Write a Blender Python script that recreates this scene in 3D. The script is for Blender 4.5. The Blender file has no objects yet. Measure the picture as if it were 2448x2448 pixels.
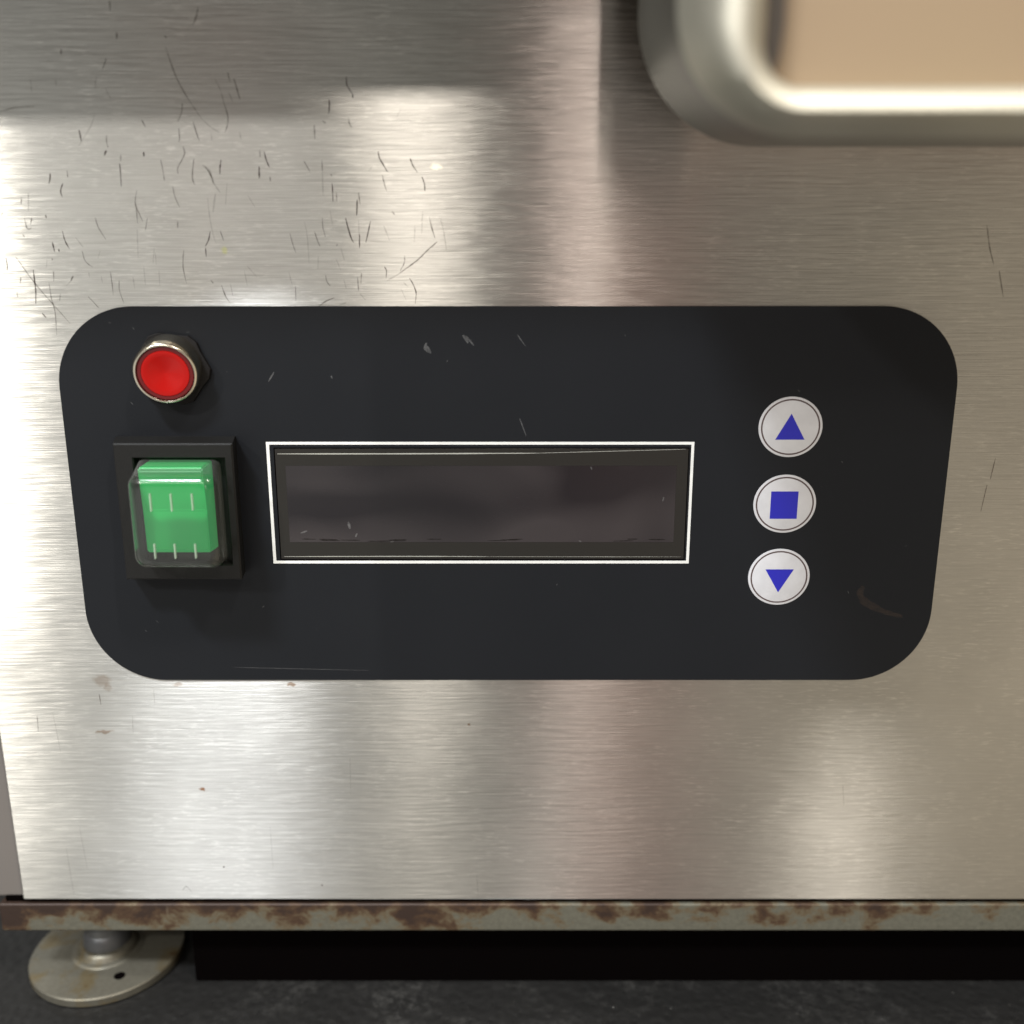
import bpy, bmesh, math, random
from mathutils import Vector
R = math.radians
MM = 0.001
sc = bpy.context.scene
C = sc.collection

# ---------------------------------------------------------------- settings
EXPOSURE = 0.0
WORLD_STRENGTH = 1.12
WORLD_STOPS = [(.0, (.60, .59, .55)), (.24, (.68, .69, .66)), (.335, (.62, .61, .58)), (.40, (.56, .55, .51)), (.425, (.50, .50, .46)), (.445, (.34, .34, .31)), (.48, (.33, .33, .30)), (.52, (.38, .33, .30)), (.545, (.44, .38, .34)), (.60, (.50, .43, .37)), (.645, (.46, .41, .34)), (.68, (.52, .46, .36)), (.80, (.68, .58, .43)), (1., (.60, .52, .40))]
WORLD_EL = [(.20, 1.0), (.46, 1.05), (.52, .60), (.56, .20), (.61, .06), (.67, .35), (.75, 1.0), (.85, 1.3), (.97, 2.0)]
WORLD_BLOBS = [(.40, -.32, .70, .24, (.60, .575, .535), .55), (-.10, .19, .75, .085, (.13, .09, .065), .95), (-.27, .16, .05, .07, (.55, .20, .15), .7), (-.32, .10, .03, .10, (.75, .62, .45), .7), (-.21, .10, .010, .09, (.85, .75, .62), .6), (.11, .05, .06, .22, (.88, .46, .38), .8), (-.40, .20, .08, .05, (.10, .09, .06), .7)]
LAMPS = [
 ('ceiling_lamp', (-.70, -.90, .66), (0, 0, 0), .022, .06, 5.0, (1, .97, .90)),
 ('ceiling_lamp', (-.115, -.90, .56), (0, 0, 0), .11, .06, 1.35, (1, .93, .84)),
 ('window_gap', (.084, -.95, .22), (0, 0, 0), .016, .22, .30, (1, .86, .78)),
 ('ceiling_lamp', (.62, -.90, 1.45), (0, 0, 0), .03, .2, 14.0, (1, .94, .85)),
 ('ceiling_lamp', (-.55, -.90, 1.40), (0, 0, 0), .30, .10, 31.0, (.90, .95, 1)),
 ('ceiling_lamp', (-.44, -.90, .655), (-.44, 0, .1), .46, .05, 1.5, (1, .98, .93)),  # added wide weak fill lamp, brightens the upper left steel
 ('overhead_lamp', (.05, -.42, 1.50), (0, 0, -.1), .10, .10, 7, (1, .96, .90)),
]
CORE = (.28, .76); TAIL = (.40, .82); TAIL_MIX = .30
GREEN_E = .17
HOOD_Y = -42; HOOD_Z = 100
TRAY_I = (29.5, 69.5, 4.0); TRAY_PY = -63.5
TRAY_RINGS = [(20.0, 67.1, 20, -20), (19.3, 65.8, 19, -40), (19.4, 64.7, 17, -52), (20.0, 64.2, 15.5, -60), (21.2, 64.4, 13.5, -66), (22.9, 65.2, 11, -70.3), (24.9, 66.0, 8.5, -72),
              (27, 67.4, 6.5, -71.6), (28.6, 68.6, 4.8, -69.6), (29.4, 69.3, 4, -66), (29.6, 69.5, 4, -62)]
BROWN = (.20, .10, .035)
RUST = [(-67.2, -62.1, .75, .6, .9, (.22, .09, .03)), (-86.2, -36.6, 2.2, 1.6, .35, BROWN), (-85.2, -38.2, 1.0, 1.2, .3, BROWN), (-87.0, -48.5, 2.4, .45, .55, BROWN),
        (-9.2, -46.9, .5, .35, .7, BROWN), (-46.4, -37.5, 1.0, .7, .7, BROWN), (-54.0, 50.8, .7, .8, .6, (.6, .6, .25)), (-14.0, 65.6, 1.3, .7, .9, (.95, .9, .75)), (-70.3, -37.6, 1.2, .5, .4, BROWN)]
SCRATCHES = [(1,1.0,[(-72.7,84.1),(-73.1,83.1),(-73.7,82.1)]),(0,1,[(-74.7,81.0),(-75.0,80.3),(-75.2,79.0)]),(0,1,[(-73.3,79.1),(-73.0,78.1),(-72.5,77.3)]),(0,1,[(-86.7,80.6),(-86.7,79.4),(-86.8,78.3)]),(1,1.3,[(-80.6,85.6),(-80.7,84.7)]),(0,1.5,[(-92.9,75.1),(-89.9,75.8),(-86.5,76.0)]),(1,1.4,[(-70.4,88.3),(-70.5,87.2)]),(1,1.1,[(-55.6,92.3),(-56.0,90.9),(-56.8,89.4)]),(1,1.6,[(-71.1,93.5),(-71.2,91.8)]),(1,0.9,[(-61.9,85.9),(-61.3,83.7),(-60.3,80.6),(-58.6,77.3),(-56.5,74.0)]),(0,0.9,[(-56.5,74.0),(-54.9,72.5),(-53.2,71.5)]),(1,1,[(-59.7,76.5),(-60.0,74.9),(-60.8,73.4)]),(1,1,[(-52.5,78.3),(-52.1,76.3),(-51.6,74.2),(-51.9,72.6),(-52.4,71.5)]),(0,1,[(-53.5,80.6),(-52.9,79.4),(-52.5,78.3)]),(1,1,[(-51.1,81.7),(-50.8,80.1)]),(1,1,[(-50.1,80.7),(-49.7,79.2),(-49.2,77.1)]),(0,1,[(-51.2,78.5),(-50.5,76.5)]),(0,0.9,[(-75.8,74.7),(-76.6,72.8),(-78.3,70.5),(-79.3,69.2)]),(2,1.3,[(-78.9,72.0),(-78.8,71.0),(-78.7,70.0)]),(1,1,[(-74.0,71.0),(-74.1,69.9),(-73.9,68.9)]),(2,1.3,[(-74.3,68.5),(-74.8,67.5)]),(1,1,[(-71.7,67.8),(-71.9,66.6)]),(1,1,[(-60.7,72.3),(-60.7,70.8),(-60.9,69.9)]),(1,1,[(-58.0,73.4),(-57.6,71.7),(-57.1,70.0)]),(0,1,[(-54.9,71.5),(-54.8,70.1)]),(1,1,[(-60.2,69.2),(-60.0,68.0),(-60.8,66.4)]),(1,1,[(-67.3,73.7),(-66.8,72.5)]),(2,1.4,[(-67.5,68.2),(-67.5,67.4)]),(0,1,[(-49.7,71.7),(-49.5,70.3)]),(2,1,[(-61.9,87.7),(-61.6,87.4)]),(0,1,[(-82.2,80.6),(-82.2,79.4)]),(2,1.3,[(-33.1,77.2),(-33.1,76.0),(-33.3,74.7)]),(2,1.1,[(-29.8,81.0),(-29.8,79.7),(-29.3,78.8),(-28.8,78.0)]),(2,1.3,[(-28.8,78.0),(-28.8,77.4)]),(1,1,[(-29.7,74.1),(-29.6,73.1),(-29.2,72.4)]),(1,1,[(-36.0,72.9),(-36.0,71.5),(-36.0,70.3)]),(1,1.1,[(-34.5,73.6),(-33.9,73.1)]),(0,1,[(-20.2,75.5),(-21.0,74.1)]),(2,1.2,[(-85.1,64.5),(-85.2,63.5),(-85.6,62.6)]),(1,1,[(-81.9,65.0),(-81.9,63.7)]),(2,1.1,[(-82.9,62.8),(-83.5,61.4),(-83.3,60.3)]),(2,1.2,[(-72.1,66.2),(-72.1,64.9),(-72.2,62.2)]),(1,1,[(-64.5,66.9),(-64.3,65.4),(-64.1,63.2)]),(1,1,[(-60.5,67.0),(-61.5,65.4),(-61.5,64.4)]),(1,1.2,[(-58.4,67.0),(-58.8,64.9),(-58.9,63.5),(-58.6,62.5)]),(2,1.1,[(-53.4,66.8),(-53.7,65.6),(-53.8,64.3)]),(0,2,[(-56.9,65.9),(-55.7,64.9),(-55.3,63.2),(-54.0,61.1)]),(1,1.2,[(-56.4,65.6),(-55.4,64.0),(-55.1,62.8)]),(1,1,[(-69.4,61.5),(-69.9,59.2),(-69.3,57.3),(-68.8,55.9)]),(1,1,[(-69.8,58.8),(-69.8,55.6)]),(1,1,[(-62.7,62.2),(-62.4,60.2),(-61.7,58.5)]),(0,1,[(-56.4,60.2),(-56.3,57.1),(-55.9,53.7),(-55.4,52.0)]),(0,1.6,[(-54.9,60.9),(-55.6,57.6)]),(0,1,[(-52.6,62.8),(-53.2,58.8)]),(0,1,[(-48.9,60.6),(-47.7,58.5)]),(1,1,[(-77.6,56.7),(-77.2,54.9),(-76.0,52.7)]),(1,1,[(-67.9,56.6),(-68.5,54.3)]),(2,1,[(-84.0,54.3),(-83.7,52.5),(-83.0,51.0)]),(2,1.3,[(-86.1,52.3),(-85.9,50.5)]),(2,1.2,[(-85.1,51.0),(-85.0,50.5)]),(0,1,[(-81.7,53.2),(-80.4,51.3)]),(1,1,[(-80.7,50.7),(-80.3,48.8),(-79.0,47.7)]),(0,1,[(-77.3,50.7),(-77.9,49.3)]),(2,1.1,[(-56.4,54.2),(-56.8,52.7),(-57.5,51.5)]),(2,1.1,[(-57.5,51.2),(-57.5,49.6)]),(1,1.1,[(-54.5,54.3),(-54.0,52.5)]),(1,1,[(-61.6,50.8),(-62.0,47.9),(-61.6,44.7)]),(1,1,[(-62.3,56.1),(-62.4,54.7)]),(0,1,[(-70.0,54.7),(-70.3,49.3)]),(0,1,[(-67.1,51.3),(-67.6,48.4)]),(0,1,[(-67.0,50.3),(-67.0,48.1)]),(2,1.3,[(-90.3,47.2),(-90.3,45.4),(-90.3,43.4),(-90.6,40.9)]),(1,1,[(-93.3,49.6),(-91.8,47.1),(-89.9,44.2),(-87.2,40.7),(-84.5,37.3)]),(1,1,[(-87.6,44.9),(-87.5,41.9),(-87.1,39.4),(-87.3,35.1)]),(1,1.1,[(-86.5,47.0),(-86.7,45.1)]),(1,1.3,[(-82.9,46.1),(-83.5,45.1)]),(0,0.9,[(-83.5,45.1),(-84.5,44.2)]),(1,1,[(-85.7,42.8),(-86.0,41.5)]),(2,1.1,[(-89.6,39.2),(-88.9,38.3)]),(1,1,[(-80.5,42.3),(-78.7,40.2)]),(1,1,[(-75.8,46.9),(-75.7,44.7),(-75.7,42.5)]),(1,1,[(-74.3,45.3),(-74.4,43.4),(-73.8,41.0)]),(0,1,[(-77.6,46.1),(-77.5,44.8)]),(0,1,[(-71.6,45.9),(-71.5,43.7)]),(0,1,[(-69.4,47.9),(-69.4,44.4)]),(0,1,[(-66.6,47.1),(-66.7,44.3)]),(1,1.1,[(-57.0,45.4),(-56.5,44.7)]),(1,1,[(-55.0,44.4),(-54.4,42.4),(-53.6,41.1)]),(0,1,[(-53.3,44.7),(-53.0,42.4)]),(0,1,[(-50.5,47.1),(-50.1,44.2)]),(0,1,[(-49.9,47.9),(-48.2,45.9)]),(2,1.2,[(-95.2,49.4),(-95.1,48.1),(-95.3,47.0)]),(2,1.1,[(-86.8,57.2),(-86.7,56.5)]),(1,1,[(-90.8,56.6),(-90.5,54.7),(-89.7,54.8)]),(1,1,[(-89.4,56.7),(-89.8,55.4)]),(1,1,[(-90.9,60.3),(-91.1,59.0)]),(1,1,[(-89.5,61.1),(-89.9,57.8)]),(1,1.3,[(-91.5,53.7),(-91.2,53.2)]),(1,1,[(-93.9,43.3),(-93.9,42.2)]),(1,1,[(-94.7,57.6),(-95.1,57.0)]),(0,1,[(-79.9,46.8),(-79.8,45.8)]),(0,1,[(-87.5,49.1),(-87.8,47.6)]),(1,1,[(-86.5,49.3),(-86.5,49.0)]),(1,1,[(-92.8,45.9),(-93.1,44.7)]),(2,1.2,[(-45.4,68.2),(-45.1,66.8),(-44.6,65.5)]),(1,1,[(-46.2,68.5),(-46.2,67.3)]),(2,1.3,[(-46.5,65.7),(-46.6,63.5)]),(1,1.2,[(-44.6,63.9),(-44.6,63.0)]),(1,1.1,[(-38.2,66.6),(-37.2,64.8)]),(1,1.1,[(-34.9,66.8),(-34.9,64.8)]),(0,1.2,[(-34.9,64.8),(-35.0,60.5)]),(2,1,[(-33.2,62.8),(-33.2,59.5)]),(1,1,[(-32.5,61.1),(-32.5,59.5)]),(1,1.3,[(-33.4,64.4),(-33.2,64.0)]),(2,1.2,[(-24.5,68.3),(-24.4,67.4),(-23.8,66.2),(-22.9,64.7)]),(1,1.1,[(-23.9,64.2),(-23.6,62.7),(-23.2,61.4)]),(2,1.2,[(-18.7,67.1),(-18.3,66.0),(-17.4,64.6)]),(2,1.1,[(-16.6,63.9),(-16.2,62.7),(-16.1,61.4)]),(1,1,[(-28.4,61.2),(-28.2,59.0)]),(2,1.2,[(-28.7,59.9),(-28.9,57.0)]),(2,1.2,[(-31.0,56.6),(-30.6,54.8),(-30.1,53.0),(-29.6,52.1)]),(2,1.2,[(-26.4,56.0),(-26.9,54.0),(-27.4,52.2)]),(2,1.2,[(-28.5,53.7),(-28.6,51.2)]),(0,1,[(-28.6,56.3),(-28.6,53.8)]),(1,1,[(-35.3,56.6),(-35.3,55.0),(-34.9,53.2)]),(0,1,[(-33.8,58.0),(-33.5,55.3)]),(1,1.1,[(-36.9,54.2),(-36.5,52.8),(-36.0,51.5)]),(1,1,[(-41.5,53.8),(-41.1,52.0),(-40.6,50.3)]),(0,1,[(-38.7,56.0),(-38.3,53.3),(-38.2,48.5)]),(1,1.1,[(-15.4,56.8),(-15.0,55.0),(-14.4,52.9)]),(0,1,[(-16.6,57.8),(-16.9,53.8)]),(0,1,[(-18.1,55.3),(-18.3,52.3)]),(1,1.2,[(-14.0,52.3),(-15.4,51.2),(-17.8,49.0),(-20.5,47.1),(-21.8,46.2)]),(0,1.2,[(-21.8,46.2),(-23.7,45.2)]),(0,1,[(-23.9,55.2),(-22.9,52.5)]),(0,1,[(-13.3,56.5),(-12.7,53.8),(-12.3,50.8)]),(1,1,[(-20.2,49.8),(-20.3,48.5),(-21.1,47.0)]),(2,1,[(-24.1,47.8),(-23.7,47.1),(-23.8,45.6)]),(2,1,[(-19.4,45.7),(-18.7,44.5),(-18.2,43.0),(-18.4,41.0)]),(1,1.1,[(-29.2,45.9),(-29.1,43.3)]),(1,1,[(-28.4,46.6),(-28.6,44.7)]),(1,1.2,[(-35.2,46.2),(-35.0,45.0),(-34.4,44.3)]),(0,1,[(-33.1,49.3),(-32.3,47.1)]),(0,1,[(-32.1,51.2),(-31.5,48.8)]),(1,1,[(-41.0,44.2),(-41.1,41.4)]),(0,1,[(-42.1,46.8),(-41.6,44.3)]),(1,1.2,[(-36.9,40.4),(-35.4,41.4),(-33.7,42.1)]),(0,1.4,[(-32.8,40.7),(-31.5,41.2)]),(0,1,[(-31.8,45.5),(-31.4,43.7)]),(0,1,[(-36.4,49.8),(-36.6,47.3)]),(1,1.2,[(-22.3,57.8),(-21.8,57.1)]),(0,1,[(-25.7,65.7),(-26.4,64.8)]),(0,1,[(-20.6,45.0),(-19.7,44.1)]),(0,1,[(-28.9,42.9),(-27.8,41.6)]),(1,1.2,[(-32.7,51.9),(-32.9,51.6)]),(0,1,[(-21.0,43.7),(-20.1,41.6)]),(1,1,[(88.6,55.3),(89.7,51.0),(90.8,48.1)]),(1,1,[(91.9,47.1),(93.3,42.2)]),(1,1,[(95.7,11.0),(95.2,6.7)]),(1,1,[(94.7,5.6),(94.1,0.1)]),(0,1,[(-75.5,-38.6),(-75.6,-42.2)]),(0,1,[(-7.8,-83.3),(-7.6,-88.7)]),(1,0.8,[(-100.8,-44.7),(-101.0,-48.4)]),(0,0.8,[(-97.4,-44.0),(-96.8,-53.4)]),(0,0.8,[(-80.6,-44.7),(-80.8,-49.0)]),(1,1,[(-87.1,-39.7),(-87.0,-42.2)]),(1,1,[(-63.9,-81.1),(-63.7,-81.5)]),(2,2.2,[(-42.5,-85.9),(-42.2,-86.1)]),(2,2,[(-64.0,-81.3),(-63.8,-81.5)]),(0,1,[(71.6,-61.0),(72.3,-66.1)]),(1,0.8,[(-73.5,-87.3),(-72.6,-86.3),(-71.5,-87.9)]),(0,0.8,[(-53.0,-71.3),(-53.0,-81.9)]),(0,0.8,[(-98.3,-76.6),(-97.9,-88.7)]),(0,0.8,[(-94.8,-71.3),(-94.2,-81.9)]),(0,0.8,[(-34.8,-54.6),(-35.0,-63.5)])]
# ---------------------------------------------------------------- camera
cam_d = bpy.data.cameras.new('camera'); cam = bpy.data.objects.new('camera', cam_d); C.objects.link(cam)
cam.location = (0, -0.19152, 0.05024); cam.rotation_euler = (R(90 - 14.7), 0, 0)
cam_d.sensor_width = 36; cam_d.lens = 36 * .963
cam_d.clip_start = 0.005; cam_d.clip_end = 20
cam_d.dof.use_dof = True; cam_d.dof.focus_distance = 0.198; cam_d.dof.aperture_fstop = 8.0
sc.camera = cam

# ---------------------------------------------------------------- world: the dim room around the machine
w = bpy.data.worlds.new('World'); sc.world = w; w.use_nodes = True
nt = w.node_tree; nt.nodes.clear()
N = nt.nodes.new; LK = nt.links.new
def mth(nt, op, a, b=None, c=None):
    n = nt.nodes.new('ShaderNodeMath'); n.operation = op
    for i, v in enumerate((a, b, c)):
        if v is None: continue
        if isinstance(v, (int, float)): n.inputs[i].default_value = v
        else: nt.links.new(v, n.inputs[i])
    return n.outputs[0]
def ramp(nt, fac, stops, interp='LINEAR'):
    n = nt.nodes.new('ShaderNodeValToRGB'); n.color_ramp.interpolation = interp
    e = n.color_ramp.elements
    while len(e) < len(stops): e.new(.5)
    for i, (p, c) in enumerate(stops):
        e[i].position = p; e[i].color = (c[0], c[1], c[2], 1) if not isinstance(c, (int, float)) else (c, c, c, 1)
    nt.links.new(fac, n.inputs[0]); return n.outputs[0]
def mixc(nt, fac, a, b, mode='MIX'):
    n = nt.nodes.new('ShaderNodeMix'); n.data_type = 'RGBA'; n.blend_type = mode
    for s, v in ((n.inputs[0], fac), (n.inputs[6], a), (n.inputs[7], b)):
        if isinstance(v, (int, float)): s.default_value = v
        elif isinstance(v, tuple): s.default_value = (v[0], v[1], v[2], 1)
        else: nt.links.new(v, s)
    return n.outputs[2]
tc = N('ShaderNodeTexCoord'); sp = N('ShaderNodeSeparateXYZ'); LK(tc.outputs['Generated'], sp.inputs[0])
ay = mth(nt, 'MAXIMUM', mth(nt, 'MULTIPLY', sp.outputs[1], -1.0), 0.08)
ax = mth(nt, 'DIVIDE', sp.outputs[0], ay)
fx = mth(nt, 'MULTIPLY_ADD', ax, 0.5, 0.5)                 # -1..1 across the room in front of the machine
K = WORLD_STOPS
col = ramp(nt, fx, K, 'EASE')
nz = N('ShaderNodeTexNoise'); nz.inputs['Scale'].default_value = 3.2; nz.inputs['Detail'].default_value = 1.5
LK(tc.outputs['Generated'], nz.inputs['Vector'])
blot = ramp(nt, nz.outputs[0], [(.38, .55), (.62, 1.45)])
el = ramp(nt, mth(nt, 'MULTIPLY_ADD', sp.outputs[2], .5, .5), WORLD_EL)
c2 = mixc(nt, 1.0, mixc(nt, 1.0, col, blot, 'MULTIPLY'), el, 'MULTIPLY')
azc = mth(nt, 'DIVIDE', sp.outputs[2], ay)
for (bx, bz, rx, rz, cc, st) in WORLD_BLOBS:
    e1 = mth(nt, 'POWER', mth(nt, 'ABSOLUTE', mth(nt, 'MULTIPLY', mth(nt, 'SUBTRACT', ax, bx), 1 / rx)), 2.0)
    e2 = mth(nt, 'POWER', mth(nt, 'ABSOLUTE', mth(nt, 'MULTIPLY', mth(nt, 'SUBTRACT', azc, bz), 1 / rz)), 2.0)
    c2 = mixc(nt, mth(nt, 'MULTIPLY', mth(nt, 'EXPONENT', mth(nt, 'MULTIPLY', mth(nt, 'ADD', e1, e2), -1.0)), st), c2, cc)
bg = N('ShaderNodeBackground'); bg.inputs[1].default_value = WORLD_STRENGTH; LK(c2, bg.inputs[0])
wo = N('ShaderNodeOutputWorld'); LK(bg.outputs[0], wo.inputs[0])

# ---------------------------------------------------------------- ceiling lamps, one of them an added fill
def lamp(name, loc, target, sx, sy, watts, colour, shape='RECTANGLE'):
    d = bpy.data.lights.new(name, 'AREA'); d.shape = shape; d.size = sx; d.size_y = sy
    d.energy = watts; d.color = colour
    o = bpy.data.objects.new(name, d); C.objects.link(o); o.location = loc
    o.rotation_euler = (Vector(target) - Vector(loc)).to_track_quat('-Z', 'Y').to_euler()
    return o
for L in LAMPS: lamp(*L)
vs = sc.view_settings; vs.view_transform = 'Standard'; vs.look = 'None'; vs.exposure = EXPOSURE; vs.gamma = 1; vs.use_curve_mapping = False

# ---------------------------------------------------------------- materials
def new_mat(name):
    m = bpy.data.materials.new(name); m.use_nodes = True
    return m, m.node_tree, m.node_tree.nodes['Principled BSDF']
def simple(name, col, rough=.5, metal=0, spec=.5, **kw):
    m, t, b = new_mat(name)
    b.inputs['Base Color'].default_value = (*col, 1); b.inputs['Roughness'].default_value = rough
    b.inputs['Metallic'].default_value = metal; b.inputs['Specular IOR Level'].default_value = spec
    for k, v in kw.items(): b.inputs[k.replace('_', ' ')].default_value = v
    return m
def coords(t, scale=(1, 1, 1), rot=(0, 0, 0)):
    tc = t.nodes.new('ShaderNodeTexCoord'); mp = t.nodes.new('ShaderNodeMapping')
    mp.inputs['Scale'].default_value = scale; mp.inputs['Rotation'].default_value = rot
    t.links.new(tc.outputs['Object'], mp.inputs[0]); return mp.outputs[0]
def noise(t, vec, scale, detail=2, rough=.5, out=0, dist=0):
    n = t.nodes.new('ShaderNodeTexNoise'); n.inputs['Scale'].default_value = scale
    n.inputs['Detail'].default_value = detail; n.inputs['Roughness'].default_value = rough
    n.inputs['Distortion'].default_value = dist
    t.links.new(vec, n.inputs['Vector']); return n.outputs[out]
def bump(t, h, strength, dist, prev=None):
    b = t.nodes.new('ShaderNodeBump'); b.inputs['Strength'].default_value = strength; b.inputs['Distance'].default_value = dist
    t.links.new(h, b.inputs['Height'])
    if prev is not None: t.links.new(prev, b.inputs['Normal'])
    return b.outputs[0]

# brushed stainless steel, grain running along X
def steel(name, base=(.54, .522, .49), rough=.23, grain=.5, spots=True):
    m, t, b = new_mat(name)
    v1 = coords(t, (60, 1, 3600)); n1 = noise(t, v1, 1.0, 3, .6)          # long fine grain
    v2 = coords(t, (150, 1, 1500)); n2 = noise(t, v2, 1.0, 2, .6)         # short dashes
    v3 = coords(t, (1, 1, 1)); n3 = noise(t, v3, 38, 3, .55)              # broad smears of wear
    v4 = coords(t, (30, 1, 160)); n4 = noise(t, v4, 1.0, 2, .5)
    v5 = coords(t, (1, 1, 1)); n5 = noise(t, v5, 260, 3, .6)
    colr = mixc(t, ramp(t, n3, [(.3, 0.), (.7, 1.)]), tuple(c * .88 for c in base), tuple(min(1, c * 1.06) for c in base))
    colr = mixc(t, ramp(t, n2, [(.45, 0.), (.75, .35)]), colr, tuple(min(1, c * 1.18) for c in base))
    dash = mth(t, 'MULTIPLY', ramp(t, noise(t, coords(t, (330, 1, 2300)), 1.0, 2, .6), [(.52, 0.), (.68, 1.)]), ramp(t, noise(t, coords(t), 110, 2, .6), [(.40, .08), (.66, .8)]))
    colr = mixc(t, dash, colr, tuple(min(1, c * 1.32) for c in base))
    colr = mixc(t, ramp(t, n1, [(.25, .14), (.5, 0.)]), colr, tuple(c * .78 for c in base))
    colr = mixc(t, ramp(t, n5, [(.70, 0.), (.80, .4)]), colr, tuple(min(1, c * 1.12) for c in base))
    if spots:   # rust flecks, each where the metal has one
        geo = t.nodes.new('ShaderNodeTexCoord'); ob = geo.outputs['Object']
        wob = t.nodes.new('ShaderNodeVectorMath'); wob.operation = 'MULTIPLY_ADD'
        nn = t.nodes.new('ShaderNodeTexNoise'); nn.inputs['Scale'].default_value = 900; t.links.new(ob, nn.inputs['Vector'])
        t.links.new(nn.outputs[1], wob.inputs[0]); wob.inputs[1].default_value = (.0014, 0, .0014); t.links.new(ob, wob.inputs[2])
        for (x, z, rx, rz, st, cc) in RUST:
            s = t.nodes.new('ShaderNodeVectorMath'); s.operation = 'SUBTRACT'; t.links.new(wob.outputs[0], s.inputs[0])
            s.inputs[1].default_value = (x * MM + .0007, 0, z * MM + .0007)
            q = t.nodes.new('ShaderNodeVectorMath'); q.operation = 'MULTIPLY'; t.links.new(s.outputs[0], q.inputs[0])
            q.inputs[1].default_value = (1 / (rx * MM), 0, 1 / (rz * MM))
            l = t.nodes.new('ShaderNodeVectorMath'); l.operation = 'LENGTH'; t.links.new(q.outputs[0], l.inputs[0])
            f = ramp(t, l.outputs['Value'], [(.55, st), (1.0, 0.)])
            colr = mixc(t, f, colr, cc)
    tg = t.nodes.new('ShaderNodeTangent'); tg.direction_type = 'RADIAL'; tg.axis = 'Z'
    b1 = noise(t, coords(t, (110, 1, 5200)), 1.0, 0); b2 = noise(t, coords(t, (120, 1, 1500), (0, .006, 0)), 1.0, 0)
    b3 = noise(t, coords(t, (22, 1, 420)), 1.0, 1)
    n = bump(t, b1, grain, .00007)
    n = bump(t, b2, grain, .00010, n)
    n = bump(t, b3, grain, .00014, n)
    def lobe(dist, r, an):
        g = t.nodes.new('ShaderNodeBsdfAnisotropic'); g.distribution = dist
        t.links.new(colr, g.inputs['Color'])
        rr = mth(t, 'MULTIPLY_ADD', n3, .08, r - .04); rr = mth(t, 'MULTIPLY_ADD', n2, .05, rr)
        t.links.new(rr, g.inputs['Roughness'])
        g.inputs['Anisotropy'].default_value = an; g.inputs['Rotation'].default_value = 0
        t.links.new(tg.outputs[0], g.inputs['Tangent']); t.links.new(n, g.inputs['Normal']); return g.outputs[0]
    mx = t.nodes.new('ShaderNodeMixShader'); mx.inputs[0].default_value = TAIL_MIX
    t.links.new(lobe('BECKMANN', *CORE), mx.inputs[1]); t.links.new(lobe('GGX', *TAIL), mx.inputs[2])
    t.links.new(mx.outputs[0], t.nodes['Material Output'].inputs[0])
    t.nodes.remove(b)
    return m
M = {}
M['steel'] = steel('brushed_steel')
M['hood'] = simple('dark_hood_paint', (.040, .030, .022), .5)
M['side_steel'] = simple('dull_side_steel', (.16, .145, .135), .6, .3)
def scratch_mat(name, col, alpha):
    m, t, b = new_mat(name)
    b.inputs['Base Color'].default_value = (*col, 1); b.inputs['Roughness'].default_value = .7
    b.inputs['Specular IOR Level'].default_value = .1
    n = noise(t, coords(t), 1500, 2)
    t.links.new(ramp(t, n, [(.35, alpha * .55), (.6, alpha)]), b.inputs['Alpha']); return m
M['scr0'] = scratch_mat('faint_scratch', (.12, .095, .075), .24)
M['scr1'] = scratch_mat('scratch', (.10, .075, .06), .55)
M['scr2'] = scratch_mat('deep_scratch', (.06, .035, .03), .88)
M['scr_w'] = scratch_mat('pale_scuff', (.36, .36, .36), .20)
M['groove_shade'] = simple('dark_groove_and_shade', (.002, .0015, .0015), .9, spec=.0)

def overlay():
    m, t, b = new_mat('black_membrane')
    n = noise(t, coords(t), 2600, 2, .6); n2 = noise(t, coords(t), 30, 3, .5)
    c = mixc(t, n2, (.0078, .0089, .0113), (.0106, .0117, .0142))
    t.links.new(c, b.inputs['Base Color']); b.inputs['Roughness'].default_value = .46; b.inputs['Specular IOR Level'].default_value = .16
    t.links.new(mth(t, 'MULTIPLY_ADD', n2, .14, .40), b.inputs['Roughness'])
    t.links.new(bump(t, n, .25, .00004), b.inputs['Normal']); return m
M['overlay'] = overlay()
def print_white(name, col=(.78, .78, .76)):
    m, t, b = new_mat(name)
    n = noise(t, coords(t), 220, 3, .6)
    t.links.new(mixc(t, ramp(t, n, [(.3, 0.), (.75, 1.)]), tuple(c * .86 for c in col), col), b.inputs['Base Color'])
    b.inputs['Roughness'].default_value = .4; return m
M['white'] = print_white('white_print')
M['button'] = print_white('white_button', (.60, .60, .63))
M['ring'] = simple('brown_ring_print', (.07, .045, .045), .45)
M['blue'] = simple('blue_print', (.012, .013, .38), .4)
def glass_dark():
    m, t, b = new_mat('smoked_window')
    n = noise(t, coords(t, (1, 1, 1.7), (0, .5, 0)), 24, 1.5, .5, dist=.6)
    c = mixc(t, ramp(t, n, [(.40, 0.), (.60, 1.)]), (.007, .005, .007), (.032, .0265, .028))  # cloudy reflections in the glass mixed into its base colour
    t.links.new(c, b.inputs['Base Color'])
    b.inputs['Roughness'].default_value = .13; b.inputs['Specular IOR Level'].default_value = .5
    n2 = noise(t, coords(t), 700, 2, .5); t.links.new(bump(t, n2, .05, .0001), b.inputs['Normal']); return m
M['window'] = glass_dark()
M['lcd_edge'] = simple('window_border', (.017, .0155, .0135), .28, spec=.3)
M['lcd_highlight'] = simple('window_edge_highlight', (.35, .35, .32), .3)
M['plastic'] = simple('black_plastic', (.014, .0135, .013), .42)
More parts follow.
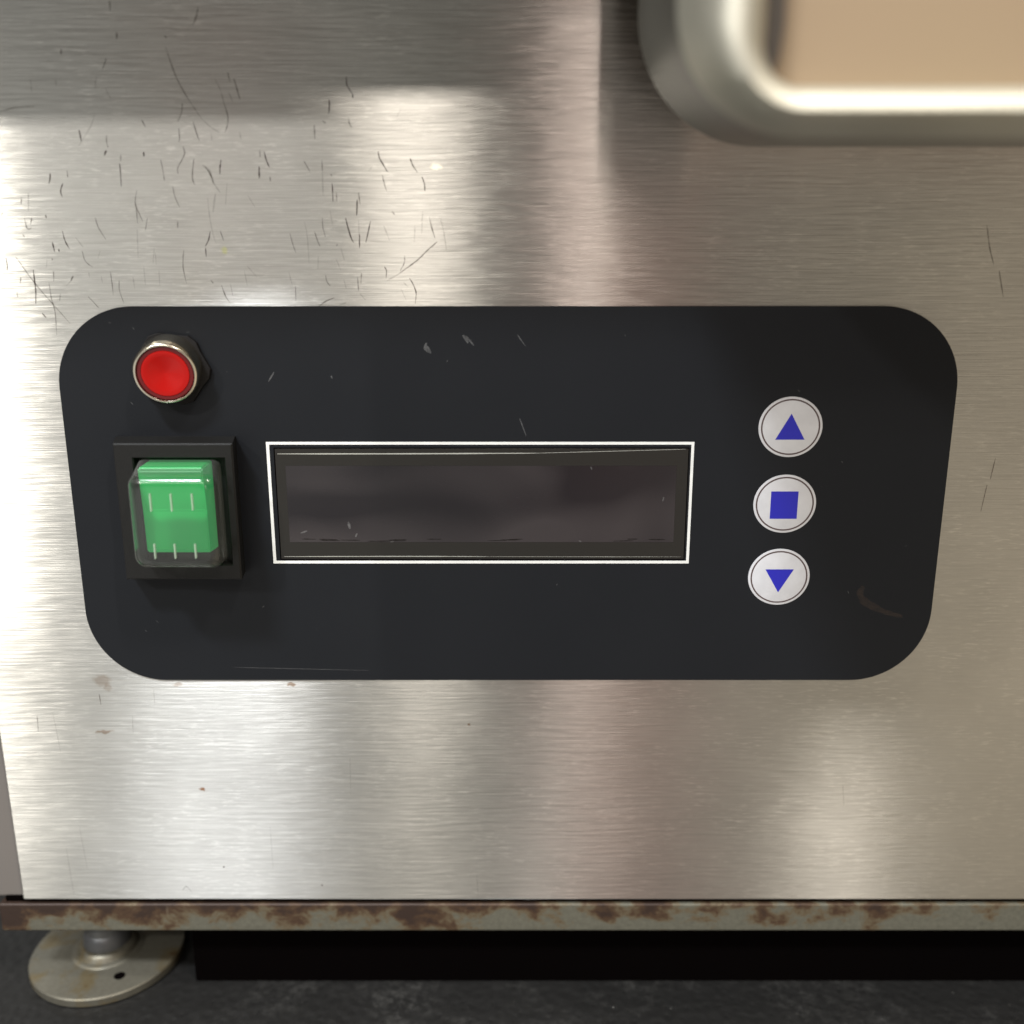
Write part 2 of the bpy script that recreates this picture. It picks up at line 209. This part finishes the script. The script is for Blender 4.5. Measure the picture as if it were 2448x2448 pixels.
def plastic_tex():
    m, t, b = new_mat('black_switch_plastic')
    n = noise(t, coords(t), 1500, 3, .6)
    t.links.new(mixc(t, n, (.0045, .0043, .0042), (.011, .0105, .010)), b.inputs['Base Color'])
    b.inputs['Roughness'].default_value = .48; b.inputs['Specular IOR Level'].default_value = .28; t.links.new(bump(t, n, .3, .00006), b.inputs['Normal']); return m
M['plastic'] = plastic_tex()
M['rubber'] = simple('black_rubber', (.008, .007, .007), .7, spec=.2)
M['chrome'] = simple('nickel_bezel', (.66, .61, .50), .2, 1)
def red_lens():
    m, t, b = new_mat('red_lens')
    lw = t.nodes.new('ShaderNodeLayerWeight')
    b.inputs['Base Color'].default_value = (.33, .003, .002, 1); b.inputs['Specular IOR Level'].default_value = .25; b.inputs['Roughness'].default_value = .2
    b.inputs['Subsurface Weight'].default_value = 0
    b.inputs['Emission Color'].default_value = (1, .02, .01, 1); b.inputs['Emission Strength'].default_value = .07
    return m
M['red'] = red_lens()
M['red_dark'] = simple('dark_red_rim', (.11, .002, .003), .25)
def green():
    m, t, b = new_mat('green_rocker')
    b.inputs['Base Color'].default_value = (.002, .24, .045, 1); b.inputs['Roughness'].default_value = .42
    b.inputs['Emission Color'].default_value = (.01, .8, .2, 1); b.inputs['Emission Strength'].default_value = GREEN_E
    return m
M['green'] = green()
def cover():
    m = bpy.data.materials.new('clear_silicone'); m.use_nodes = True; t = m.node_tree; t.nodes.clear()
    o = t.nodes.new('ShaderNodeOutputMaterial'); tr = t.nodes.new('ShaderNodeBsdfTransparent'); tr.inputs[0].default_value = (.93, .95, .93, 1)
    g = t.nodes.new('ShaderNodeBsdfGlossy'); g.inputs['Roughness'].default_value = .16; g.inputs[0].default_value = (1, 1, 1, 1)
    d = t.nodes.new('ShaderNodeBsdfDiffuse'); d.inputs[0].default_value = (.55, .56, .52, 1)
    lw = t.nodes.new('ShaderNodeLayerWeight'); lw.inputs[0].default_value = .30
    f1 = ramp(t, lw.outputs['Facing'], [(.0, .022), (.45, .07), (.95, .42)])
    m1 = t.nodes.new('ShaderNodeMixShader'); t.links.new(f1, m1.inputs[0]); t.links.new(tr.outputs[0], m1.inputs[1]); t.links.new(d.outputs[0], m1.inputs[2])
    fr = t.nodes.new('ShaderNodeFresnel'); fr.inputs[0].default_value = 1.45
    m2 = t.nodes.new('ShaderNodeMixShader'); t.links.new(mth(t, 'MULTIPLY', fr.outputs[0], 1.3), m2.inputs[0]); t.links.new(m1.outputs[0], m2.inputs[1]); t.links.new(g.outputs[0], m2.inputs[2])
    t.links.new(m2.outputs[0], o.inputs[0]); return m
M['cover'] = cover()
def rail():
    m, t, b = new_mat('rusty_galvanised_rail')
    v = coords(t, (1, 1, 1.0)); n = noise(t, coords(t, (1, 1, 1.35)), 105, 7, .66, dist=.3); nf = noise(t, v, 900, 4, .65)
    sx = t.nodes.new('ShaderNodeSeparateXYZ'); t.links.new(v, sx.inputs[0])
    # stain is heavy at the top edge and toward the left end
    zt = mth(t, 'MULTIPLY_ADD', sx.outputs[2], 1 / .007, .098 / .007)           # 0 bottom .. 1 top
    xs = mth(t, 'MULTIPLY', mth(t, 'MULTIPLY_ADD', sx.outputs[0], -1.0, -.035), 4.5)
    k = mth(t, 'ADD', mth(t, 'MULTIPLY_ADD', n, 2.5, -1.05), mth(t, 'MULTIPLY_ADD', zt, .50, -.34))
    k = mth(t, 'ADD', k, mth(t, 'MINIMUM', mth(t, 'MAXIMUM', xs, -.12), .34))
    k = mth(t, 'ADD', k, mth(t, 'MULTIPLY_ADD', noise(t, coords(t, (1, 1, .2)), 19, 1), 1.5, -.80))
    k = mth(t, 'ADD', k, mth(t, 'MULTIPLY_ADD', nf, .30, -.15))
    vn = noise(t, coords(t, (420, 1, 40)), 1, 2)
    base = mixc(t, nf, (.065, .062, .048), (.15, .145, .112))
    c = mixc(t, ramp(t, k, [(.02, 0.), (.16, .8)]), base, (.105, .075, .040))
    c = mixc(t, ramp(t, k, [(.16, 0.), (.30, .9)]), c, (.052, .026, .013))
    c = mixc(t, ramp(t, k, [(.34, 0.), (.50, .9)]), c, (.026, .014, .010))
    c = mixc(t, ramp(t, vn, [(.70, 0.), (.76, .55)]), c, (.21, .18, .13))
    t.links.new(c, b.inputs['Base Color']); b.inputs['Roughness'].default_value = .55; b.inputs['Metallic'].default_value = .25
    t.links.new(bump(t, nf, .5, .0002), b.inputs['Normal']); return m
M['rail'] = rail()
def foot_mat():
    m, t, b = new_mat('stained_zinc_foot')
    v = coords(t); n = noise(t, v, 120, 5, .6); nf = noise(t, v, 900, 3, .6)
    c = mixc(t, nf, (.12, .112, .088), (.20, .19, .155))
    c = mixc(t, ramp(t, n, [(.5, 0.), (.62, .7)]), c, (.16, .12, .055))
    c = mixc(t, ramp(t, n, [(.63, 0.), (.70, .8)]), c, (.09, .045, .018))
    t.links.new(c, b.inputs['Base Color']); b.inputs['Roughness'].default_value = .42; b.inputs['Metallic'].default_value = .55
    t.links.new(bump(t, nf, .2, .0001), b.inputs['Normal']); return m
M['foot'] = foot_mat()
M['stem'] = simple('grey_stem', (.12, .125, .135), .4, .5)
def top_mat():
    m, t, b = new_mat('black_leatherette_top')
    v = coords(t)
    vo = t.nodes.new('ShaderNodeTexVoronoi'); vo.feature = 'SMOOTH_F1'; vo.inputs['Scale'].default_value = 480; t.links.new(v, vo.inputs['Vector'])
    n = noise(t, v, 700, 4, .6); nb = noise(t, v, 55, 4, .65); ns = noise(t, coords(t, (1, 1, 1)), 340, 4, .75)
    c = mixc(t, n, (.007, .0068, .0066), (.013, .0127, .0124))
    dust = mth(t, 'MULTIPLY', ramp(t, nb, [(.45, 0.), (.70, 1.)]), ramp(t, ns, [(.45, 0.), (.75, .7)]))
    sx = t.nodes.new('ShaderNodeSeparateXYZ'); t.links.new(v, sx.inputs[0])
    dust = mth(t, 'MULTIPLY', dust, ramp(t, mth(t, 'MULTIPLY_ADD', sx.outputs[0], 5, .5), [(.12, 0.), (.28, 1.)]))
    c = mixc(t, dust, c, (.085, .083, .079))
    fl = noise(t, v, 900, 1, .5)
    c = mixc(t, ramp(t, fl, [(.80, 0.), (.83, .4)]), c, (.35, .34, .32))
    t.links.new(c, b.inputs['Base Color']); b.inputs['Roughness'].default_value = .50; b.inputs['Specular IOR Level'].default_value = .35
    h = bump(t, vo.outputs['Distance'], .5, .0006); h = bump(t, n, .12, .0002, h)
    t.links.new(h, b.inputs['Normal']); return m
M['top'] = top_mat()
def tray_mat():
    m, t, b = new_mat('polished_steel')
    b.inputs['Base Color'].default_value = (.52, .50, .43, 1); b.inputs['Metallic'].default_value = 1
    n = noise(t, coords(t), 60, 3); t.links.new(mth(t, 'MULTIPLY_ADD', n, .10, .50), b.inputs['Roughness']); return m
M['tray'] = tray_mat()
def tan():
    m, t, b = new_mat('tan_panel')
    n = noise(t, coords(t), 14, 1); t.links.new(mixc(t, n, (.235, .15, .105), (.255, .205, .12)), b.inputs['Base Color'])
    b.inputs['Roughness'].default_value = .5; return m
M['tan'] = tan()
M['tray_side'] = simple('warm_tray_side', (.55, .36, .28), .5)

# ---------------------------------------------------------------- mesh helpers (all sizes in millimetres)
def build(name, bm, mat, parent=None, smooth=False, auto=None):
    bmesh.ops.recalc_face_normals(bm, faces=bm.faces)
    for v in bm.verts: v.co *= MM
    me = bpy.data.meshes.new(name); bm.to_mesh(me); bm.free()
    mats = mat if isinstance(mat, list) else [mat]
    for x in mats: me.materials.append(x)
    if smooth:
        for p in me.polygons: p.use_smooth = True
    o = bpy.data.objects.new(name, me); C.objects.link(o)
    if smooth: me.set_sharp_from_angle(angle=R(auto or 40))
    if parent is not None:
        o.parent = parent
        q = parent; off = Vector((0, 0, 0))
        while q is not None: off += q.location; q = q.parent
        o.location = -off
    return o
def tag(o, label=None, cat=None, group=None, kind=None):
    for k, v in (('label', label), ('category', cat), ('group', group), ('kind', kind)):
        if v: o[k] = v
    return o
def box(bm, x0, x1, y0, y1, z0, z1, bev=0, seg=2):
    r = bmesh.ops.create_cube(bm, size=1)
    vs_ = r['verts']
    for v in vs_: v.co = Vector(((x0 + x1) / 2 + v.co.x * (x1 - x0), (y0 + y1) / 2 + v.co.y * (y1 - y0), (z0 + z1) / 2 + v.co.z * (z1 - z0)))
    if bev:
        es = list({e for v in vs_ for e in v.link_edges})
        bmesh.ops.bevel(bm, geom=es, offset=bev, segments=seg, affect='EDGES', profile=.5)
    return bm
def rrect(x0, x1, z0, z1, r, n=16):
    P = []
    for cx, cz, a0 in ((x1 - r, z1 - r, 0), (x0 + r, z1 - r, 90), (x0 + r, z0 + r, 180), (x1 - r, z0 + r, 270)):
        for i in range(n + 1):
            a = R(a0 + 90 * i / n); P.append((cx + r * math.cos(a), cz + r * math.sin(a)))
    return P
def loft(bm, rings, cap0=True, cap1=True, mat=0):
    """rings: lists of 3-D points of equal length"""
    V = [[bm.verts.new(p) for p in r] for r in rings]; n = len(V[0])
    for a, b in zip(V, V[1:]):
        for i in range(n):
            f = bm.faces.new((a[i], a[(i + 1) % n], b[(i + 1) % n], b[i])); f.material_index = mat
    if cap0: bm.faces.new(V[0]).material_index = mat
    if cap1: bm.faces.new(V[-1]).material_index = mat
    return V
def slab(outline, y0, y1, bev=0):
    """plate facing the camera: outline (x, z), from y0 (back) to y1 (front, smaller)"""
    bm = bmesh.new(); cx = sum(p[0] for p in outline) / len(outline); cz = sum(p[1] for p in outline) / len(outline)
    def sh(d): 
        m = max(max(abs(p[0] - cx), abs(p[1] - cz)) for p in outline); k = 1 - d / m
        return [(cx + (p[0] - cx) * k, cz + (p[1] - cz) * k) for p in outline]
    rings = [[(x, y0, z) for x, z in outline]]
    if bev:
        rings += [[(x, y1 + bev, z) for x, z in outline], [(x, y1 + bev * .3, z) for x, z in sh(bev * .3)], [(x, y1, z) for x, z in sh(bev)]]
    else: rings += [[(x, y1, z) for x, z in outline]]
    loft(bm, rings); return bm
def frame_slab(o, i, y0, y1):
    """plate with a hole: outer and inner outlines of equal count"""
    bm = bmesh.new(); n = len(o)
    A = [bm.verts.new((x, y1, z)) for x, z in o]; B = [bm.verts.new((x, y1, z)) for x, z in i]
    A2 = [bm.verts.new((x, y0, z)) for x, z in o]; B2 = [bm.verts.new((x, y0, z)) for x, z in i]
    for k in range(n):
        j = (k + 1) % n
        bm.faces.new((A[k], A[j], B[j], B[k])); bm.faces.new((A2[k], A2[j], B2[j], B2[k]))
        bm.faces.new((A[k], A[j], A2[j], A2[k])); bm.faces.new((B[k], B[j], B2[j], B2[k]))
    return bm
def circ(cx, cz, rx, rz=None, n=64):
    rz = rz or rx
    return [(cx + rx * math.cos(2 * math.pi * k / n), cz + rz * math.sin(2 * math.pi * k / n)) for k in range(n)]
def ribbon(bm, pts, w, y, mat):
    n = len(pts)
    # resample smoothly (Catmull-Rom)
    Q = []
    P = [pts[0]] + list(pts) + [pts[-1]]
    for k in range(1, n):
        p0, p1, p2, p3 = (Vector(q) for q in P[k - 1:k + 3])
        for s in range(5):
            t = s / 5; Q.append(.5 * ((2 * p1) + (p2 - p0) * t + (2 * p0 - 5 * p1 + 4 * p2 - p3) * t * t + (3 * p1 - p0 - 3 * p2 + p3) * t ** 3))
    Q.append(Vector(pts[-1]))
    V = []
    for k, q in enumerate(Q):
        d = (Q[min(k + 1, len(Q) - 1)] - Q[max(k - 1, 0)])
        if d.length < 1e-6: d = Vector((0, 1))
        d.normalize(); nrm = Vector((-d.y, d.x)); f = k / (len(Q) - 1)
        ww = w * .5 * (.35 + .65 * math.sin(math.pi * min(1, max(0, f * .9 + .08)))) * rnd.uniform(.75, 1.2)
        V.append((bm.verts.new((q.x + nrm.x * ww, y, q.y + nrm.y * ww)), bm.verts.new((q.x - nrm.x * ww, y, q.y - nrm.y * ww))))
    for a, b in zip(V, V[1:]):
        bm.faces.new((a[0], a[1], b[1], b[0])).material_index = mat
rnd = random.Random(7)

# ================================================================ the counter top
bm = bmesh.new(); box(bm, -900, 900, -26, 600, -146, -116, 2, 3)
tag(build('table_top', bm, M['top']), 'black leatherette counter surface under the machine', kind='structure')

# ================================================================ the machine
mach = bpy.data.objects.new('countertop_machine', None); C.objects.link(mach); mach.location = (0, 0.15, -0.116)
tag(mach, 'brushed stainless steel countertop machine with a black control panel, rusty base rail and round foot', 'machine')

# front panel with its scratches
bm = bmesh.new(); box(bm, -109.4, 240, 0, 1.2, -89.7, 99.5, .25, 2)
for s, wd, pts in SCRATCHES:
    ribbon(bm, pts, .21 * wd, -.015, s + 1)
front = build('front_panel', bm, [M['steel'], M['scr0'], M['scr1'], M['scr2']], mach)
# body behind the front panel: the duller side post shows past the panel's left edge
bm = bmesh.new(); box(bm, -122, 238, 1.8, 300, -90.2, 99, .5, 2)
build('body', bm, M['side_steel'], mach)
# hood that overhangs the front above the picture
bm = bmesh.new(); box(bm, -230, 300, HOOD_Y, 305, HOOD_Z, HOOD_Z + 60, 1.5, 3)
build('hood', bm, M['hood'], mach)
# base rail
bm = bmesh.new(); box(bm, -115.3, 239, .1, 290, -98.0, -91.0, .45, 3)
build('base_rail', bm, M['rail'], mach)
bm = bmesh.new(); box(bm, -114, 237, 1.2, 288, -91.1, -89.8)
build('seam', bm, M['groove_shade'], mach)

bm = bmesh.new(); loft(bm, [[(-74.5, 5.5, z), (-83, 36, z), (-79, 280, z), (200, 280, z), (200, 5.5, z)] for z in (-115.7, -98.2)])  # added black block, stands in for the shadow under the machine
build('under_shade_block', bm, M['groove_shade'], mach)
# levelling foot
def foot(cx, cy):
    def lathe(prof, name, mat, parent, n=96, hole=None):
        bm = bmesh.new()
        rings = [[(cx + r * math.cos(2 * math.pi * k / n), cy + r * math.sin(2 * math.pi * k / n), z) for k in range(n)] for r, z in prof]
        loft(bm, rings); return build(name, bm, mat, parent, True, 35)
    f = lathe([(17.2, -116), (17.7, -115.6), (17.8, -113.9), (17.55, -113.55), (17.1, -113.5), (8.4, -113.3), (8.0, -113.0), (7.5, -112.9), (7.1, -112.8), (6.7, -112.0), (6.3, -111.4), (5.9, -111.2), (5.6, -111.1)], 'levelling_foot', M['foot'], mach)
    lathe([(5.5, -111.2), (5.3, -109.0), (4.9, -108.2), (4.6, -107.8), (4.4, -97.5)], 'stem', M['stem'], f)
    return f
ft = foot(-98.5, 14.5)
bm = bmesh.new(); rings = []
for z, r in ((-113.46, 1.35), (-113.36, 1.30)): rings.append([(-91.9 + r * math.cos(2 * math.pi * k / 24), 4.3 + r * .95 * math.sin(2 * math.pi * k / 24), z) for k in range(24)])
loft(bm, rings); build('screw_hole', bm, M['groove_shade'], ft)
ft2 = foot(212, 14.5)

# ---- control panel overlay
bm = slab(rrect(-87.85, 86.4, -36.4, 40.5, 15.6, 20), -.02, -.30, .06)
for pts, wd in (([(-16.4, 33.6), (-16.7, 32.6), (-16.0, 31.8)], .55), ([(-16.3, 33), (-15.6, 31.6)], .5), ([(-9.4, 35.1), (-8.4, 33.6)], .55), ([(-8.9, 35.0), (-7.3, 33.1)], .35),
                ([(-46, 28), (-47.2, 26.2)], .3), ([(-35, 27.3), (-34.8, 26.8)], .35), ([(1.0, 35.2), (2.6, 33)], .2), ([(1.5, 19), (2.8, 15.5)], .22), ([(-58, -33.5), (-30, -34.2)], .10)):
    ribbon(bm, pts, wd, -.31, 1)
for k in range(26):
    x = rnd.uniform(-82, 80); z = rnd.uniform(-34, 38); a = rnd.uniform(0, 3.14); l = rnd.uniform(.15, .7)
    ribbon(bm, [(x, z), (x + l * math.cos(a), z + l * math.sin(a))], .12, -.31, 1)
ribbon(bm, [(71.9, -15.6), (71.3, -17.2), (72.4, -18.9), (74.6, -20.2), (77.2, -21.3), (80.5, -22.2)], 1.5, -.31, 2)
pan = build('control_panel', bm, [M['overlay'], M['scr_w'], scratch_mat('brown_smear', (.16, .11, .08), .12)], mach)
pan['label'] = 'black rounded control panel overlay'

# ---- display window
bm = slab([(34.9, -9.85), (34.9, 13.15), (-46.95, 13.15), (-46.95, -9.85)], -.2, -.36)
ribbon(bm, [(-46.3, 11.95), (-20, 11.98), (5, 12.1)], .26, -.37, 1); ribbon(bm, [(5, 12.1), (20, 12.5), (34.2, 12.9)], .10, -.37, 1)  # highlights along the glass edges, painted as pale ribbons
ribbon(bm, [(-46.2, -9.25), (-20, -9.2), (-5, -9.25)], .16, -.37, 1); ribbon(bm, [(-5, -9.25), (20, -9.3), (34.2, -9.3)], .07, -.37, 1)
ribbon(bm, [(-46.3, 13.0), (10, 13.0), (34.5, 13.0)], .07, -.37, 1)
wn = build('display_window', bm, [M['lcd_edge'], M['lcd_highlight']], pan)
o = [(35.9, -10.72), (35.9, 14.35), (-48.45, 14.35), (-48.45, -10.72)]
i = [(35.35, -10.15), (35.35, 13.8), (-47.85, 13.8), (-47.85, -10.15)]
build('white_outline', frame_slab(o, i, -.28, -.34), M['white'], wn)
bm = slab([(32.6, -6.2), (32.6, 9.55), (-44.85, 9.55), (-44.85, -6.2)], -.36, -.42)
for pts, wd in (([(-42.6, -4.3), (-41.2, -3.8)], .35), ([(-31.6, -5.1), (-31.2, -4.3)], .35), ([(-32.6, -3.4), (-32.9, -1.9)], .5), ([(-24.5, -6.1), (-23.8, -6.0)], .3), ([(15.6, 9.4), (15.8, 8.8)], .3),
                ([(30.1, 2.3), (30.3, 3.2)], .25), ([(13.5, -5.9), (14, -6.1)], .3)):
    ribbon(bm, pts, wd, -.43, 1)
for k in range(14):
    x = rnd.uniform(-44, 32); z = -6.0 + rnd.uniform(0, .5); ribbon(bm, [(x, z), (x + rnd.uniform(2, 6), z + rnd.uniform(-.1, .1))], .22, -.425 - k * .0008, 2)
build('screen', bm, [M['window'], M['scr_w'], scratch_mat('grime', (.01, .008, .006), .6)], wn)
build('glass_edge', frame_slab([(34.95, -9.9), (34.95, 13.2), (-47.0, 13.2), (-47.0, -9.9)], [(34.8, -9.72), (34.8, 13.0), (-46.8, 13.0), (-46.8, -9.72)], -.36, -.41), M['groove_shade'], wn)

# ---- three round buttons
def button(cx, cz, shape, label):
    b = build('push_button', slab(circ(cx, cz, 6.27, 6.0), -.28, -.44, .08), M['button'], pan, True, 30)
    b['label'] = label
    build('outline_ring', frame_slab(circ(cx, cz, 5.80, 5.55), circ(cx, cz, 5.50, 5.26), -.44, -.455), M['ring'], b)
    build('symbol', slab(shape, -.44, -.455), M['blue'], b)
button(54.58, 17.3, [(54.6, 19.95), (51.72, 14.8), (57.5, 14.8)], 'white round button with a blue triangle pointing up')
button(54.53, 1.77, [(51.66, 4.35), (57.12, 4.35), (57.12, -1.3), (51.7, -1.3)], 'white round button with a blue square')
button(54.42, -13.6, [(51.55, -11.95), (57.35, -11.95), (54.45, -16.9)], 'white round button with a blue triangle pointing down')

# ---- red indicator lamp
cx, cz, by = -65.3, 28.6, 0.
axis = Vector((.10, -1, -.20)).normalized(); u = axis.cross(Vector((0, 0, 1))).normalized(); v = u.cross(axis)
org = Vector((-65.75, -.2, 29.4))
def lathe_ax(prof, n=72):
    bm = bmesh.new(); rings = []
    for r, h in prof:
        c = org + axis * h; rings.append([tuple(c + u * r * math.cos(2 * math.pi * k / n) + v * r * math.sin(2 * math.pi * k / n)) for k in range(n)])
    loft(bm, rings); return bm
ind = build('indicator_lamp', lathe_ax([(6.15, .2), (6.15, 4.2), (6.05, 4.9), (5.85, 5.5), (5.66, 5.75), (5.4, 5.75), (5.28, 5.5), (5.28, 3.0)]), M['chrome'], pan, True, 60)
ind['label'] = 'red round indicator lamp in a nickel bezel'
build('lens_rim', lathe_ax([(5.27, 4.4), (5.27, 5.2), (5.1, 5.45), (4.5, 5.45), (4.35, 5.2), (4.3, 3.2)]), M['red_dark'], ind, True, 50)
build('lens', lathe_ax([(4.45, 4.0), (4.4, 5.50), (4.1, 5.55), (3.2, 5.32), (2.0, 5.08), (1.0, 4.90), (.1, 4.78)]), M['red'], ind, True, 60)
hexo = []
for k in range(24):
    a = 2 * math.pi * k / 24; r = 7.1 + .45 * math.cos(6 * a + .6); hexo.append((-65.6 + r * 1.02 * math.cos(a), 28.7 + r * .97 * math.sin(a)))
build('gasket', slab(hexo, -.28, -1.3, .2), M['rubber'], ind)

# ---- green rocker switch with its clear cover
ox = [(-53.1, -12.6), (-53.1, 15.45), (-76.3, 15.45), (-76.3, -12.6)]
# framed body: base flange, sloping to the front face
bm = bmesh.new()
def q4(x0, x1, z0, z1, y): return [(x1, y, z0), (x1, y, z1), (x0, y, z1), (x0, y, z0)]
OR = [q4(-77.6, -54.3, -12.6, 15.5, -.25), q4(-77.6, -54.3, -12.6, 15.5, -1.0), q4(-76.4, -53.5, -12.3, 15.1, -5.7), q4(-76.1, -53.8, -12.0, 14.8, -6.0),
      q4(-72.9, -55.0, -9.4, 12.4, -6.0), q4(-72.7, -55.2, -9.2, 12.2, -5.7), q4(-72.7, -55.2, -9.2, 12.2, -3.2)]
loft(bm, OR, True, True)
sw = build('power_switch', bm, M['plastic'], pan)
sw['label'] = 'green rocker switch under a clear cover in a black square frame'
bm = bmesh.new()   # rocker: two faces meeting at a ridge
pr = [(-3.3, 11.4), (-9.6, 11.1), (-9.9, 10.6), (-8.6, 2.6), (-8.9, -5.4), (-8.5, -5.9), (-3.3, -6.4)]
loft(bm, [[(-70.6, y, z) for y, z in pr], [(-58.4, y, z) for y, z in pr]])
bmesh.ops.bevel(bm, geom=list(bm.edges), offset=.25, segments=2, affect='EDGES')
build('rocker', bm, M['green'], sw)
# cover: rounded box tapering to a domed front
rings = []
def rr(x0, x1, z0, z1, r, y): return [(x, y, z) for x, z in rrect(x0, x1, z0, z1, r, 8)]
def cr(k, y): 
    return rr(-71.75 + k, -54.9 - k, -7.8 + k, 10.5 - k * 1.15, 2.2, y)
rings = [rr(-72.4, -56.2, -8.9, 11.9, 1.6, -5.2), rr(-72.3, -56.2, -8.7, 11.7, 1.7, -6.2), cr(.0, -11.6)]
for q in range(1, 8):
    a = math.pi / 2 * q / 8; rings.append(cr(1.9 * (1 - math.cos(a)), -11.6 - 2.3 * math.sin(a)))
rings.append(cr(1.9, -13.9)); rings.append(cr(3.5, -14.0))
bm = bmesh.new(); loft(bm, rings, False, True)
cov = build('clear_cover', bm, M['cover'], sw, True, 60)
ribm = simple('clear_rib', (.55, .68, .55), .18, Alpha=.42)
for x, z0, z1 in ((-67.1, 3.95, 7.2), (-63.25, 3.95, 7.2), (-59.35, 4.2, 7.2), (-67.15, -5.25, -2.5), (-63.35, -5.2, -2.5), (-59.5, -5.15, -2.5)):
    bm = bmesh.new(); w_ = .20
    P = [(x - w_, z1), (x + w_, z1)] + [(x + w_ * math.cos(a), z0 + w_ * math.sin(a)) for a in [-math.pi * k / 8 for k in range(9)]]
    loft(bm, [[(a, -13.8, b) for a, b in P], [(x + (a - x) * .9, -14.15, b) for a, b in P], [(x + (a - x) * .4, -14.3, b) for a, b in P]])
    build('rib', bm, ribm, cov, True, 60)

# ================================================================ the polished tray hanging in front, out of focus
TX1, TZ1 = 170, 190
tr = bpy.data.objects.new('steel_tray', None); C.objects.link(tr); tr.location = (.09, -.04, .064)
tag(tr, 'polished steel tray with a thick rounded rim and tan inside, blurred at the top right', 'tray')
bm = bmesh.new(); rings = []
for k, (x, z, r, y) in enumerate(TRAY_RINGS):
    rings.append([(a, y, b) for a, b in rrect(x, TX1 - x * .3, z, TZ1 - k, r, 20)])
loft(bm, rings, True, False)
rim = build('rim', bm, [M['tray'], simple('shaded_outer_steel', (.20, .19, .165), .38, 1)], tr, True, 70)
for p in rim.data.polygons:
    if all(rim.data.vertices[i].co.y > -.0605 for i in p.vertices): p.material_index = 1  # shade on the rim's outer and lower band painted as darker steel
bm = bmesh.new(); box(bm, 34, 150, -21, -.4, 73, 99.4, 2, 3)
build('tray_side', bm, M['tray_side'], tr)
bm = bmesh.new()
a = rrect(TRAY_I[0] - .3, TX1 - 7, TRAY_I[1] - .3, TZ1 - 8, TRAY_I[2], 20)
loft(bm, [[(x, TRAY_PY + 2, z) for x, z in a], [(x, TRAY_PY, z) for x, z in a]])
build('tray_bottom', bm, M['tan'], tr)
bm = bmesh.new()
GX = TRAY_I[0]
pts = [(GX - .5, TRAY_I[1] + 4), (GX + .4, TRAY_I[1] + .9), (GX + 1.4, TRAY_I[1] + 1.2), (GX + 2.1, TRAY_I[1] + 3.2), (GX + 2.5, TRAY_I[1] + 6.5), (GX + 2.7, TZ1 - 16), (GX - .5, TZ1 - 16)]
loft(bm, [[(x, TRAY_PY + 1, z) for x, z in pts], [(x, TRAY_PY - 1.6, z) for x, z in pts]])
build('inner_shade', bm, M['inner_shade'] if 'inner_shade' in M else simple('inner_shade_strip', (.055, .045, .038), .6), tr)  # dark line inside the rim: its shade made into a solid strip
